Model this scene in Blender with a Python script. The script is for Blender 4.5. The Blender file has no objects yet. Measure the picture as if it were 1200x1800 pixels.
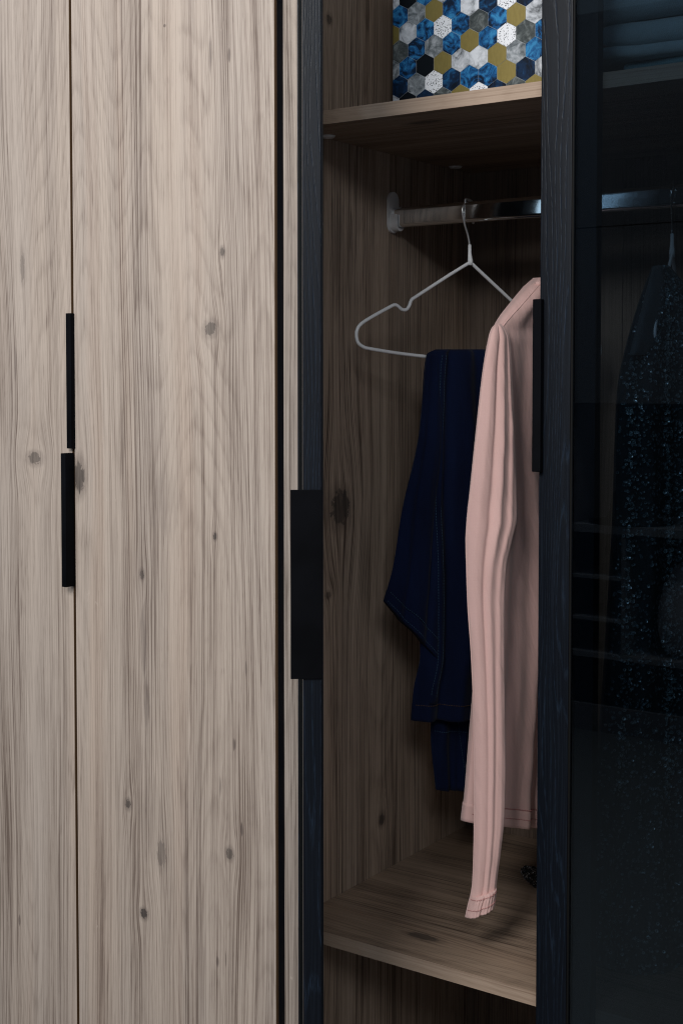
import bpy, bmesh, math, random
from mathutils import Vector, Matrix, noise as mnoise
random.seed(7)
S = bpy.context.scene
COL = S.collection
rad = math.radians

# ------------------------------------------------------------------ camera
F, TH, PT = 2403.0, rad(34.9), rad(2.4)          # focal length in photo pixels, yaw, downward pitch
PPX, PPY = 600.0, 760.0
CAM = Vector((1.253, -1.654, 1.35))
cr = Vector((math.cos(TH), math.sin(TH), 0))
cf = Vector((-math.sin(TH) * math.cos(PT), math.cos(TH) * math.cos(PT), -math.sin(PT)))
cu = cr.cross(cf)
cd = bpy.data.cameras.new('camera')
cam = bpy.data.objects.new('camera', cd)
COL.objects.link(cam)
cd.sensor_fit = 'VERTICAL'
cd.sensor_height = 36.0
cd.lens = F * 36.0 / 1800.0
cd.shift_y = -(900 - PPY) / 1800.0
cd.clip_start = 0.05
cd.clip_end = 100
cam.location = CAM
cam.rotation_euler = (math.pi / 2 - PT, 0, TH)
S.camera = cam

# ------------------------------------------------------------------ room light
W = bpy.data.worlds.new('World')
S.world = W
W.use_nodes = True
W.node_tree.nodes['Background'].inputs['Color'].default_value = (0.93, 0.98, 1.06, 1)
W.node_tree.nodes['Background'].inputs['Strength'].default_value = 0.22

def area(name, loc, target, sx, sy, power, col):
    ld = bpy.data.lights.new(name, 'AREA')
    ld.shape = 'RECTANGLE'
    ld.size, ld.size_y = sx, sy
    ld.energy = power
    ld.color = col
    o = bpy.data.objects.new(name, ld)
    COL.objects.link(o)
    o.location = loc
    o.rotation_euler = (Vector(target) - Vector(loc)).to_track_quat('-Z', 'Y').to_euler()
    return o
area('key_light', (0.55, -2.45, 2.70), (0.15, 0.1, 1.15), 1.1, 0.9, 62, (1.0, 0.98, 0.955))
area('left_softbox', (-1.0, -2.6, 3.5), (-0.3, 0.0, 1.3), 1.4, 1.2, 37, (1.0, 0.99, 0.98))  # lamp added high on the left to brighten the doors, clear of rail reflections
area('right_fill_light', (2.55, -3.2, 3.05), (0.2, 0.0, 1.5), 1.0, 0.8, 30, (0.95, 0.98, 1.0))  # added lamp: sheen on the open door's edge, fill for the inner wall
area('window_light', (-1.42, -3.05, 1.75), (-0.2, -0.2, 1.6), 0.70, 1.5, 10.0, (0.82, 0.93, 1.0))
vs = S.view_settings
vs.view_transform = 'Standard'
vs.look = 'None'
vs.exposure = 0.0
vs.gamma = 1.0
S.cycles.use_denoising = True
S.cycles.denoising_prefilter = 'NONE'          # keep fine wood grain and weave
S.cycles.filter_width = 1.15

# ------------------------------------------------------------------ pixel <-> place helpers (photo is 1200x1800)
def ray(x, y):
    return cf + cr * ((x - PPX) / F) - cu * ((y - PPY) / F)
def atY(x, y, Y):
    d = ray(x, y)
    return CAM + d * ((Y - CAM.y) / d.y)
def atX(x, y, X):
    d = ray(x, y)
    return CAM + d * ((X - CAM.x) / d.x)
def atZ(x, y, Z):
    d = ray(x, y)
    return CAM + d * ((Z - CAM.z) / d.z)
def atPlane(x, y, p, n):
    d = ray(x, y)
    return CAM + d * ((Vector(p) - CAM).dot(n) / d.dot(n))

# ------------------------------------------------------------------ object helpers
def thing(name, label, cat, loc=(0, 0, 0), group=None):
    o = bpy.data.objects.new(name, None)
    COL.objects.link(o)
    o.location = loc
    o.empty_display_size = 0.05
    o['label'] = label
    o['category'] = cat
    if group:
        o['group'] = group
    return o
def worldloc(o):
    v = Vector((0, 0, 0))
    while o is not None:
        v += o.location
        o = o.parent
    return v
def obj(name, bm, mats, parent=None, smooth=True, angle=None, kind=None, label=None):
    """bm in world coordinates -> one mesh object under parent"""
    bmesh.ops.recalc_face_normals(bm, faces=bm.faces)
    off = worldloc(parent) if parent else Vector((0, 0, 0))
    if off.length:
        bmesh.ops.translate(bm, verts=bm.verts, vec=-off)
    me = bpy.data.meshes.new(name)
    bm.to_mesh(me)
    bm.free()
    for m in (mats if isinstance(mats, (list, tuple)) else [mats]):
        me.materials.append(m)
    for p in me.polygons:
        p.use_smooth = smooth
    if smooth and angle is not None:
        me.set_sharp_from_angle(angle=rad(angle))
    o = bpy.data.objects.new(name, me)
    COL.objects.link(o)
    o.parent = parent
    if kind:
        o['kind'] = kind
    if label:
        o['label'] = label
    return o
def box(bm, x0, x1, y0, y1, z0, z1, bev=0.0, M=None):
    r = bmesh.ops.create_cube(bm, size=1.0)
    vsx = r['verts']
    for v in vsx:
        v.co = Vector(((x0 + x1) / 2 + v.co.x * (x1 - x0), (y0 + y1) / 2 + v.co.y * (y1 - y0), (z0 + z1) / 2 + v.co.z * (z1 - z0)))
    if bev > 0:
        es = list({e for v in vsx for e in v.link_edges})
        rr = bmesh.ops.bevel(bm, geom=es, offset=bev, segments=2, affect='EDGES', profile=0.6)
        vsx = list({v for f in rr['faces'] for v in f.verts} | {v for v in vsx if v.is_valid})
    if M is not None:
        for v in vsx:
            v.co = M @ v.co
    return bm
def boxbm(*a, **k):
    bm = bmesh.new()
    return box(bm, *a, **k)
def tube(bm, pts, r, n=10, closed=False, cap=True):
    pts = [Vector(p) for p in pts]
    m = len(pts)
    rings = []
    up = None
    for i, p in enumerate(pts):
        if closed:
            t = (pts[(i + 1) % m] - pts[i - 1]).normalized()
        else:
            t = (pts[min(i + 1, m - 1)] - pts[max(i - 1, 0)]).normalized()
        if up is None:
            a = Vector((0, 0, 1)) if abs(t.z) < 0.9 else Vector((1, 0, 0))
            up = (a - t * a.dot(t)).normalized()
        else:
            up = (up - t * up.dot(t)).normalized()
        s = t.cross(up)
        rr = r[i] if isinstance(r, (list, tuple)) else r
        rings.append([bm.verts.new(p + up * rr * math.cos(2 * math.pi * k / n) + s * rr * math.sin(2 * math.pi * k / n)) for k in range(n)])
    for i in range(m if closed else m - 1):
        a, b = rings[i], rings[(i + 1) % m]
        for k in range(n):
            bm.faces.new((a[k], a[(k + 1) % n], b[(k + 1) % n], b[k]))
    if cap and not closed:
        bm.faces.new(rings[0])
        bm.faces.new(rings[-1])
    return bm
def catmull(pts, sub):
    pts = [Vector(p) for p in pts]
    out = []
    n = len(pts)
    for i in range(n - 1):
        p0, p1, p2, p3 = pts[max(i - 1, 0)], pts[i], pts[i + 1], pts[min(i + 2, n - 1)]
        for k in range(sub):
            t = k / sub
            out.append(0.5 * ((2 * p1) + (p2 - p0) * t + (2 * p0 - 5 * p1 + 4 * p2 - p3) * t * t + (3 * p1 - p0 - 3 * p2 + p3) * t ** 3))
    out.append(pts[-1])
    return out
def hermite_table(xs, ys, x):
    """monotone-ish cubic interpolation of one column of a table"""
    if x <= xs[0]:
        return ys[0]
    if x >= xs[-1]:
        return ys[-1]
    i = 0
    while xs[i + 1] < x:
        i += 1
    h = xs[i + 1] - xs[i]
    t = (x - xs[i]) / h
    def slope(j):
        if j == 0 or j == len(xs) - 1:
            k = min(max(j, 1), len(xs) - 1)
            return (ys[k] - ys[k - 1]) / (xs[k] - xs[k - 1])
        a = (ys[j] - ys[j - 1]) / (xs[j] - xs[j - 1])
        b = (ys[j + 1] - ys[j]) / (xs[j + 1] - xs[j])
        return 0.0 if a * b <= 0 else 2 * a * b / (a + b)
    m0, m1 = slope(i) * h, slope(i + 1) * h
    t2, t3 = t * t, t * t * t
    return (2 * t3 - 3 * t2 + 1) * ys[i] + (t3 - 2 * t2 + t) * m0 + (-2 * t3 + 3 * t2) * ys[i + 1] + (t3 - t2) * m1

def atlen(c, v):
    y = c.y0 + (c.y1 - c.y0) * v
    k = [hermite_table(c.ys, col, y) for col in c.cols]
    return (atY(k[2], y, k[4]) - atY(k[1], y, k[3])).length

class Cloth:
    """a hanging, double-layered piece of cloth. rows: (y, xl, xr, Yl, Yr, thickness); outline measured in the photo, placed at real depths"""
    def __init__(self, rows, folds, grow=(0.3, 1.0), round_=0.5, bottom=None, yfun=None):
        self.rows = rows
        self.ys = [r[0] for r in rows]
        self.cols = [[r[k] for r in rows] for k in range(6)]
        self.folds = folds
        self.grow = grow
        self.round = round_
        self.bottom = bottom
        self.y0, self.y1 = self.ys[0], self.ys[-1]
    def frame(self, s, v):
        y = self.y0 + (self.y1 - self.y0) * v
        c = [hermite_table(self.ys, col, y) for col in self.cols]
        yl = yr = y
        if self.bottom:
            dl, dr = self.bottom(v)
            yl, yr = y + dl, y + dr
        a = atY(c[1], yl, c[3])
        b = atY(c[2], yr, c[4])
        p = a.lerp(b, s)
        t = b - a
        n = Vector((t.y, -t.x, 0)).normalized()
        return p, n, c[5]
    def fold(self, s, v):
        g = self.grow[0] + (self.grow[1] - self.grow[0]) * v
        q = 0.0
        for i, fd in enumerate(self.folds):
            A, k, ph, dr = fd[:4]
            wn = mnoise.noise(Vector((s * 1.2, v * 2.0 + i * 7.3, ph * 9)))
            am = 0.75 + 0.8 * mnoise.noise(Vector((i * 3.1, v * 2.6, ph * 5)))
            if len(fd) == 5:                         # one crease or ridge: A, place, drift down the cloth, width
                q += A * am * math.exp(-((s - k - ph * (v - 0.5) - 0.05 * wn) / dr) ** 2)
            else:
                q += A * am * math.sin(2 * math.pi * (k * s + ph + dr * v + 0.3 * wn))
        return g * q
    def at(self, s, v, side=1, off=0.0):
        p, n, th = self.frame(s, v)
        e = max(0.0, 4 * s * (1 - s)) ** self.round
        w = min(1.0, 6 * s, 6 * (1 - s))
        w = w * w * (3 - 2 * w)
        f = self.fold(s, v) * w
        L = min(1.0, (atlen(self, v)) / 0.085)
        f *= L
        q = p.x + p.y
        wob = mnoise.noise(p * 9.0) * 0.0025 + mnoise.noise(Vector((q * 34, p.z * 6.5, 1.7))) * 0.0017 * L + mnoise.noise(Vector((q * 40 + p.z * 22, p.z * 15, 5.1))) * 0.0016 * L
        return p + n * (f + wob * w + side * (th * e * 0.5) + (off if side > 0 else -off))
    def build(self, bm, nu=48, nv=90, v0=0.0, v1=1.0, off=0.0, close_top=True, close_bot=True, s0=0.0, s1=1.0):
        rings = []
        for j in range(nv + 1):
            v = v0 + (v1 - v0) * j / nv
            front = [self.at(s0 + (s1 - s0) * i / nu, v, 1, off) for i in range(nu + 1)]
            back = [self.at(s0 + (s1 - s0) * i / nu, v, -1, off) for i in range(nu, -1, -1)]
            loop = front + back
            rings.append([bm.verts.new(p) for p in loop])
        n = len(rings[0])
        for a, b in zip(rings, rings[1:]):
            for k in range(n):
                bm.faces.new((a[k], a[(k + 1) % n], b[(k + 1) % n], b[k]))
        def cap(rg):
            m = nu + 1
            for i in range(nu):
                bm.faces.new((rg[i], rg[i + 1], rg[2 * m - 2 - i], rg[2 * m - 1 - i]))
        if close_top:
            cap(rings[0])
        if close_bot:
            cap(rings[-1])
        return bm
    def line(self, bm, pts, r=0.0007, off=0.0006, dash=None, n=6):
        """stitching laid on the front of the cloth, pts = list of (s, v)"""
        P = [self.at(s, v, 1, off) for s, v in pts]
        if dash is None:
            tube(bm, P, r, n)
        else:
            L = [0.0]
            for a, b in zip(P, P[1:]):
                L.append(L[-1] + (b - a).length)
            def pos(d):
                for i in range(len(L) - 1):
                    if L[i + 1] >= d:
                        return P[i].lerp(P[i + 1], (d - L[i]) / max(1e-9, L[i + 1] - L[i]))
                return P[-1]
            d = 0.0
            while d + dash * 0.65 < L[-1]:
                tube(bm, [pos(d), pos(d + dash * 0.33), pos(d + dash * 0.65)], r, n)
                d += dash
        return bm

# ------------------------------------------------------------------ material helpers
class NT:
    def __init__(self, name):
        self.m = bpy.data.materials.new(name)
        self.m.use_nodes = True
        self.t = self.m.node_tree
        self.b = self.t.nodes['Principled BSDF']
        self.out = self.t.nodes['Material Output']
    def node(self, typ, **kw):
        n = self.t.nodes.new(typ)
        for k, v in kw.items():
            setattr(n, k, v)
        return n
    def link(self, a, b):
        self.t.links.new(a, b)
    def put(self, sock, v):
        if hasattr(v, 'is_output'):
            self.link(v, sock)
        else:
            sock.default_value = v
    def m_(self, op, a, b=0.0, c=0.0, clamp=False):
        n = self.node('ShaderNodeMath', operation=op, use_clamp=clamp)
        self.put(n.inputs[0], a)
        self.put(n.inputs[1], b)
        if op in ('MULTIPLY_ADD', 'SMOOTH_MIN'):
            self.put(n.inputs[2], c)
        return n.outputs[0]
    def add(self, a, b): return self.m_('ADD', a, b)
    def sub(self, a, b): return self.m_('SUBTRACT', a, b)
    def mul(self, a, b): return self.m_('MULTIPLY', a, b)
    def mad(self, a, b, c): return self.m_('MULTIPLY_ADD', a, b, c)
    def xyz(self, x, y, z):
        n = self.node('ShaderNodeCombineXYZ')
        for i, v in enumerate((x, y, z)):
            self.put(n.inputs[i], v)
        return n.outputs[0]
    def noise(self, vec, scale=1.0, detail=2.0, rough=0.5, dist=0.0):
        n = self.node('ShaderNodeTexNoise')
        self.put(n.inputs['Vector'], vec)
        n.inputs['Scale'].default_value = scale
        n.inputs['Detail'].default_value = detail
        n.inputs['Roughness'].default_value = rough
        n.inputs['Distortion'].default_value = dist
        return n.outputs['Fac']
    def map(self, v, a, b, c=0.0, d=1.0, smooth=False):
        n = self.node('ShaderNodeMapRange')
        n.interpolation_type = 'SMOOTHSTEP' if smooth else 'LINEAR'
        n.clamp = True
        self.put(n.inputs[0], v)
        for i, x in enumerate((a, b, c, d)):
            self.put(n.inputs[i + 1], x)
        return n.outputs[0]
    def mix(self, f, a, b, mode='MIX'):
        n = self.node('ShaderNodeMix', data_type='RGBA', blend_type=mode)
        self.put(n.inputs[0], f)
        for s, v in ((n.inputs[6], a), (n.inputs[7], b)):
            if hasattr(v, 'is_output'):
                self.link(v, s)
            else:
                s.default_value = (*v, 1.0) if len(v) == 3 else v
        return n.outputs[2]
    def pos(self):
        g = self.node('ShaderNodeNewGeometry')
        s = self.node('ShaderNodeSeparateXYZ')
        self.link(g.outputs['Position'], s.inputs[0])
        return s.outputs[0], s.outputs[1], s.outputs[2], g.outputs['Position']
    def bump(self, h, strength, dist):
        n = self.node('ShaderNodeBump')
        n.inputs['Strength'].default_value = strength
        n.inputs['Distance'].default_value = dist
        self.put(n.inputs['Height'], h)
        self.link(n.outputs[0], self.b.inputs['Normal'])
    def set(self, **kw):
        names = dict(color='Base Color', rough='Roughness', metal='Metallic', spec='Specular IOR Level', sheen='Sheen Weight', sheenr='Sheen Roughness', coat='Coat Weight', coatr='Coat Roughness')
        for k, v in kw.items():
            s = self.b.inputs[names[k]]
            if isinstance(v, tuple) and len(v) == 3:
                v = (*v, 1.0)
            self.put(s, v)
        return self

def plain(name, color, rough=0.5, metal=0.0, spec=0.5, **kw):
    return NT(name).set(color=color, rough=rough, metal=metal, spec=spec, **kw).m

def oak(name, a='X', g='Z', knots=(), light=(0.465, 0.388, 0.330), dark=(0.150, 0.110, 0.089), seed=0.0, freq=1.0, contrast=1.0, smudge=()):
    """knotty oak decor: a = axis across the grain, g = axis along it; knots = (across, along, r_across, r_along, darkness)"""
    N = NT(name)
    x, y, z, P = N.pos()
    ax = dict(X=x, Y=y, Z=z)
    A, G = ax[a], ax[g]
    A0 = A
    # grain flows round each knot
    knotmask = 0.0
    halo = 0.0
    for (ka, kg, ra, rg, dk) in knots:
        da = N.mul(N.sub(A0, ka), 1.0 / ra)
        dg = N.mul(N.sub(G, kg), 1.0 / rg)
        da2, dg2 = N.mul(da, da), N.mul(dg, dg)
        d2 = N.add(da2, dg2)
        e = N.m_('POWER', 2.718, N.mul(N.add(N.mul(da2, 0.16), N.mul(dg2, 0.040)), -1.0))
        A = N.sub(A, N.mul(N.mul(da, ra * 0.72), e))
        nz = N.noise(N.xyz(N.mul(A0, 1.0 / ra), N.mul(G, 0.6 / rg), seed + ka * 31), 2.0, 4.0, 0.75, 0.8)
        d2n = N.add(d2, N.mul(N.sub(nz, 0.5), 3.4))
        core = N.mul(N.mul(N.map(d2n, 1.0, 0.70, 0.0, 1.0, True), N.map(d2n, -1.1, -0.5, 0.30, 1.0)), dk)
        ringy = N.mul(N.map(d2n, 3.6, 0.8, 0.0, 1.0, True), dk * 0.55)
        knotmask = N.m_('MAXIMUM', knotmask, core) if hasattr(knotmask, 'is_output') else core
        halo = N.m_('MAXIMUM', halo, ringy) if hasattr(halo, 'is_output') else ringy
    for (ka, kg, ra, rg, dk) in smudge:
        da = N.mul(N.sub(A0, ka), 1.0 / ra)
        dg = N.mul(N.sub(G, kg), 1.0 / rg)
        d2 = N.add(N.mul(da, da), N.mul(dg, dg))
        nz = N.noise(N.xyz(N.mul(A0, 230.0), N.mul(G, 14.0), seed + 5), 1.0, 3.0, 0.65)
        s_ = N.mul(N.map(N.add(d2, N.mul(N.sub(nz, 0.5), 3.2)), 1.0, 0.0, 0.0, 1.0, True), dk)
        halo = N.m_('MAXIMUM', halo, s_) if hasattr(halo, 'is_output') else s_
    # slow wander of the grain
    w1 = N.sub(N.noise(N.xyz(N.mul(A, 3.6), N.mul(G, 0.7), seed + 1.3), 1.0, 1.0), 0.5)
    w2 = N.sub(N.noise(N.xyz(N.mul(A, 10.0), N.mul(G, 1.1), seed + 7.7), 1.0, 1.0), 0.5)
    A2 = N.add(A, N.add(N.mul(w1, 0.075), N.mul(w2, 0.020)))
    # growth rings: contours of a stretched height field -> straight lines, cathedrals, ovals
    h = N.noise(N.xyz(N.mul(A2, 6.5 * freq), N.mul(G, 0.60 * freq), seed + 3.1), 1.0, 0.6, 0.4)
    hh = N.add(N.mul(h, 46.0), N.mul(A2, 18.0 * freq))
    hh = N.add(hh, N.mul(N.noise(N.xyz(N.mul(A2, 420.0), N.mul(G, 7.0), seed + 23), 1.0, 2.0), 0.55))
    fr = N.m_('FRACT', hh)
    ring = N.m_('POWER', fr, 4.5)                                   # slow darkening then a sharp edge
    ring = N.mul(ring, N.map(fr, 0.82, 1.0, 1.0, 0.0))
    rmask = N.map(N.noise(N.xyz(N.mul(A2, 11.0), N.mul(G, 0.9), seed + 21), 1.0, 2.0), 0.36, 0.58, 0.20, 1.0, True)
    ring = N.mul(ring, rmask)
    # broad bands, streaks, fibres
    broad = N.noise(N.xyz(N.mul(A2, 15.0 * freq), N.mul(G, 0.40), seed + 9), 1.0, 2.0, 0.55)
    band = N.noise(N.xyz(N.mul(A2, 64.0 * freq), N.mul(G, 0.85), seed + 12), 1.0, 3.0, 0.62)
    fine = N.noise(N.xyz(N.mul(A2, 340.0), N.mul(G, 1.3), seed + 15), 1.0, 2.0, 0.65)
    fine2 = N.noise(N.xyz(N.mul(A2, 640.0), N.mul(G, 16.0), seed + 17), 1.0, 2.0, 0.6)
    fib = N.noise(N.xyz(N.mul(A2, 520.0), N.mul(G, 3.5), seed + 81), 1.0, 1.0, 0.5)
    pore = N.noise(N.xyz(N.mul(A2, 700.0), N.mul(G, 40.0), seed + 19), 1.0, 1.0, 0.5)
    k = contrast
    dens = N.map(broad, 0.38, 0.64, 0.0, 1.0, True)
    lines = N.map(fine, 0.50, 0.60, 0.0, 1.0)
    t = N.add(N.mul(dens, 0.26 * k), N.mul(N.map(band, 0.38, 0.66, 0.0, 1.0), 0.34 * k))
    t = N.add(t, N.mul(ring, 0.62 * k))
    t = N.add(t, N.mul(lines, N.mul(N.mad(dens, 0.6, 0.4), 0.80 * k)))
    t = N.add(t, N.mul(N.sub(N.map(fine2, 0.34, 0.66), 0.5), 0.24 * k))
    t = N.add(t, N.mul(N.map(pore, 0.58, 0.70, 0.0, 1.0), N.mul(N.map(band, 0.35, 0.6, 0.3, 1.0), 0.26 * k)))
    t = N.add(t, N.mul(N.map(fib, 0.51, 0.59, 0.0, 1.0), N.mul(N.mad(dens, 0.5, 0.5), 0.50 * k)))
    # grey-brown flames and short dark checks
    fl_ = N.noise(N.xyz(N.mul(A2, 30.0), N.mul(G, 2.1), seed + 61), 1.0, 3.0, 0.6, 0.5)
    t = N.add(t, N.mul(N.map(fl_, 0.54, 0.70, 0.0, 1.0, True), N.mul(N.map(fine, 0.35, 0.6, 0.3, 1.0), 0.30 * k)))
    chk = N.noise(N.xyz(N.mul(A2, 150.0), N.mul(G, 6.5), seed + 71), 1.0, 3.0, 0.6)
    chm = N.noise(N.xyz(N.mul(A2, 14.0), N.mul(G, 1.6), seed + 73), 1.0, 1.0)
    t = N.add(t, N.mul(N.mul(N.map(chk, 0.60, 0.68), N.map(chm, 0.48, 0.62)), 0.55 * k))
    t = N.map(t, 0.10, 1.60, 0.0, 1.0)
    c = N.mix(t, light, dark)
    # greyish and pinkish drifts of tone
    hue = N.noise(N.xyz(N.mul(A2, 8.0), N.mul(G, 0.6), seed + 30), 1.0, 2.0)
    c = N.mix(N.map(hue, 0.35, 0.65, 0.0, 0.55, True), c, (0.95, 0.985, 1.03), 'MULTIPLY')
    hue2 = N.noise(N.xyz(N.mul(A2, 17.0), N.mul(G, 0.5), seed + 40), 1.0, 2.0)
    c = N.mix(N.map(hue2, 0.50, 0.72, 0.0, 0.6, True), c, (1.0, 0.945, 0.91), 'MULTIPLY')
    # medullary flecks
    fl = N.noise(N.xyz(N.mul(A, 150.0), N.mul(G, 38.0), seed + 50), 1.0, 2.0, 0.5, 1.5)
    flm = N.noise(N.xyz(N.mul(A, 12.0), N.mul(G, 4.0), seed + 52), 1.0, 1.0)
    c = N.mix(N.mul(N.map(fl, 0.70, 0.76), N.map(flm, 0.55, 0.7, 0.0, 0.5)), c, (light[0] * 1.25, light[1] * 1.25, light[2] * 1.25))
    if hasattr(halo, 'is_output'):
        c = N.mix(N.mul(halo, N.map(fine, 0.3, 0.7, 0.55, 1.0)), c, (dark[0] * 0.55, dark[1] * 0.56, dark[2] * 0.62))
        if hasattr(knotmask, 'is_output'):
            c = N.mix(N.mul(knotmask, N.map(fine2, 0.3, 0.75, 1.0, 0.5)), c, (0.040, 0.034, 0.032))
    N.set(color=c, rough=N.map(t, 0, 1, 0.48, 0.60), spec=0.35)
    N.bump(N.add(N.mul(fine, -0.6), N.mul(fine2, -0.4)), 0.25, 0.0006)
    return N.m

def ash(name, seed=0.0, a='X', b='Y'):
    """near-black stained ash with open bluish grain"""
    N = NT(name)
    x, y, z, P = N.pos()
    A = N.add(x, N.mul(y, 0.9))
    w = N.sub(N.noise(N.xyz(N.mul(A, 9.0), N.mul(z, 1.6), seed), 1.0, 2.0), 0.5)
    A2 = N.add(A, N.mul(w, 0.03))
    h = N.noise(N.xyz(N.mul(A2, 15.0), N.mul(z, 1.3), seed + 2), 1.0, 2.0, 0.5)
    fr = N.m_('FRACT', N.add(N.mul(h, 17.0), N.mul(A2, 130.0)))
    ring = N.map(N.m_('ABSOLUTE', N.sub(fr, 0.5)), 0.20, 0.02, 0.0, 1.0, True)
    brk = N.noise(N.xyz(N.mul(A2, 420.0), N.mul(z, 60.0), seed + 4), 1.0, 2.0, 0.6)
    ring = N.mul(ring, N.map(brk, 0.42, 0.60, 0.1, 1.0))
    fine = N.noise(N.xyz(N.mul(A2, 500.0), N.mul(z, 6.0), seed + 6), 1.0, 2.0, 0.6)
    patch = N.map(N.noise(N.xyz(N.mul(A2, 20.0), N.mul(z, 1.1), seed + 8), 1.0, 2.0), 0.35, 0.65, 0.25, 1.0, True)
    t = N.add(N.mul(N.mul(ring, patch), 0.55), N.mul(N.map(fine, 0.5, 0.8), 0.22))
    c = N.mix(t, (0.0026, 0.0042, 0.0078), (0.015, 0.028, 0.050))
    N.set(color=c, rough=N.map(fine, 0.3, 0.7, 0.36, 0.5), spec=0.20)
    N.bump(N.mul(ring, -1.0), 0.35, 0.0006)
    return N.m

def cloth_mat(name, col, col2, scale, rough=0.9, sheen=0.3, bump=0.3, twill=False, mott=0.4):
    N = NT(name)
    x, y, z, P = N.pos()
    q = N.add(x, N.mul(y, 1.0))
    if twill:
        wv = N.m_('SINE', N.mul(N.add(N.mul(q, 1.0), N.mul(z, 0.7)), scale))
        wv = N.mad(wv, 0.5, 0.5)
    else:
        wv = N.mul(N.mad(N.m_('SINE', N.mul(q, scale)), 0.5, 0.5), N.mad(N.m_('SINE', N.mul(z, scale * 0.8)), 0.25, 0.75))
    n1 = N.noise(P, 900.0, 2.0, 0.6)
    n2 = N.noise(N.xyz(N.mul(q, 20.0), N.mul(z, 5.0), 0.0), 1.0, 3.0, 0.55)
    f = N.add(N.mul(wv, 0.25), N.add(N.mul(n1, 0.45), N.mul(N.sub(n2, 0.3), mott)))
    N.set(color=N.mix(N.map(f, 0.15, 0.8), col2, col), rough=rough, spec=0.15, sheen=sheen, sheenr=0.5)
    wr1 = N.noise(N.xyz(N.mul(q, 34.0), N.mul(z, 7.0), 0.0), 1.0, 2.0, 0.5, 0.6)
    wr2 = N.noise(N.xyz(N.mul(N.add(q, N.mul(z, 0.55)), 46.0), N.mul(z, 13.0), 4.0), 1.0, 2.0, 0.5, 0.4)
    hgt = N.add(N.mul(N.add(N.mul(wv, 0.5), n1), 0.0002 * bump / 0.25), N.add(N.mul(wr1, 0.0032), N.mul(wr2, 0.0028)))
    N.bump(hgt, 0.55, 1.0)
    return N.m

# --- knots measured on the photo
def kd(px, py, rw, rh, dk):                      # on the oak doors (X across, Z along)
    p = atY(px, py, -0.025)
    return (p.x, p.z, rw / 817.0, rh / 1090.0, dk)
door_knots = [kd(370, 578, 9, 12, 0.75), kd(139, 838, 11, 30, 0.85), kd(62, 806, 13, 11, 0.7), kd(391, 443, 4, 8, 0.8),
              kd(226, 1414, 5, 9, 0.9), kd(253, 1606, 6, 9, 0.95), kd(404, 1501, 6, 10, 0.75), kd(284, 1500, 8, 26, 0.45),
              kd(250, 1010, 4, 9, 0.75), kd(378, 943, 3, 6, 0.8), kd(40, 470, 5, 26, 0.35)]
door_streaks = [kd(370, 88, 3.5, 42, 0.75), kd(403, 97, 3, 13, 0.75), kd(432, 1176, 3, 16, 0.8), kd(412, 1308, 3, 13, 0.85), kd(425, 1458, 3, 13, 0.95),
                kd(387, 1385, 3, 28, 0.7), kd(253, 1130, 8, 75, 0.55), kd(258, 1235, 6, 60, 0.5), kd(383, 1690, 3, 12, 0.8), kd(397, 1685, 2, 16, 0.7),
                kd(290, 890, 30, 80, 0.22), kd(35, 1618, 2.5, 12, 0.8), kd(28, 640, 3, 40, 0.5), kd(290, 45, 3, 3, 0.8), kd(265, 1440, 30, 90, 0.22)]
def kw(px, py, rw, rh, dk):                      # on the left inner wall (Y across, Z along)
    p = atX(px, py, 0.0)
    return (p.y, p.z, rw / 560.0, rh / 1090.0, dk)
wall_knots = [kw(597, 893, 15, 30, 0.9), kw(577, 1046, 4, 6, 0.7), kw(671, 1440, 5, 11, 0.9), kw(578, 34, 4, 8, 0.8)]
wall_streaks = [kw(592, 430, 12, 150, 0.55), kw(588, 1235, 8, 70, 0.35), kw(690, 1500, 14, 60, 0.4), kw(640, 1000, 10, 120, 0.3)]
pk = atZ(742, 1646, 0.509)
shelf_knots = [(pk.y, pk.x, 0.010, 0.026, 0.85)]
shelf_streaks = [(atZ(640, 1560, 0.509).y, atZ(640, 1560, 0.509).x, 0.02, 0.12, 0.45), (atZ(800, 1570, 0.509).y, 0.25, 0.014, 0.2, 0.4)]

M_door = oak('oak_door_decor', 'X', 'Z', door_knots, seed=4.0, smudge=door_streaks)
M_strip = oak('oak_strip_decor', 'X', 'Z', (), (0.37, 0.31, 0.265), (0.12, 0.09, 0.073), seed=63.0)
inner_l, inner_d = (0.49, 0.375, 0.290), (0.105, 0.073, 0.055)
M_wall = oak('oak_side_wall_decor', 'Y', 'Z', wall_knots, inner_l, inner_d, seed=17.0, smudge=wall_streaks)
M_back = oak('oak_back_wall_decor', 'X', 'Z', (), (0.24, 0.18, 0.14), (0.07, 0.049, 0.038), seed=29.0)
M_shelf = oak('oak_shelf_decor', 'Y', 'X', shelf_knots, (0.36, 0.262, 0.190), (0.085, 0.057, 0.041), seed=35.0, smudge=shelf_streaks)
M_edge = oak('oak_edge_band', 'Z', 'X', (), (0.43, 0.315, 0.235), (0.26, 0.175, 0.12), seed=47.0, freq=2.2, contrast=0.8)
M_ash = ash('black_ash_stain')
M_brown = plain('brown_edge_band', (0.10, 0.055, 0.026), 0.5)
M_profile = plain('dark_blue_profile', (0.006, 0.0085, 0.014), 0.5, 0.0, 0.25)
M_void = plain('black_carcass', (0.01, 0.01, 0.011), 0.6)
def black_metal():
    N = NT('black_powder_coat')
    x, y, z, P = N.pos()
    n = N.noise(P, 900.0, 2.0)
    n2 = N.noise(P, 14.0, 3.0)
    N.set(color=N.mix(N.map(n2, 0.35, 0.7), (0.0016, 0.0018, 0.0026), (0.0030, 0.0035, 0.0052)), rough=N.map(n2, 0.3, 0.7, 0.55, 0.70), spec=0.05)
    N.bump(n, 0.15, 0.0002)
    return N.m
M_black = black_metal()
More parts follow.
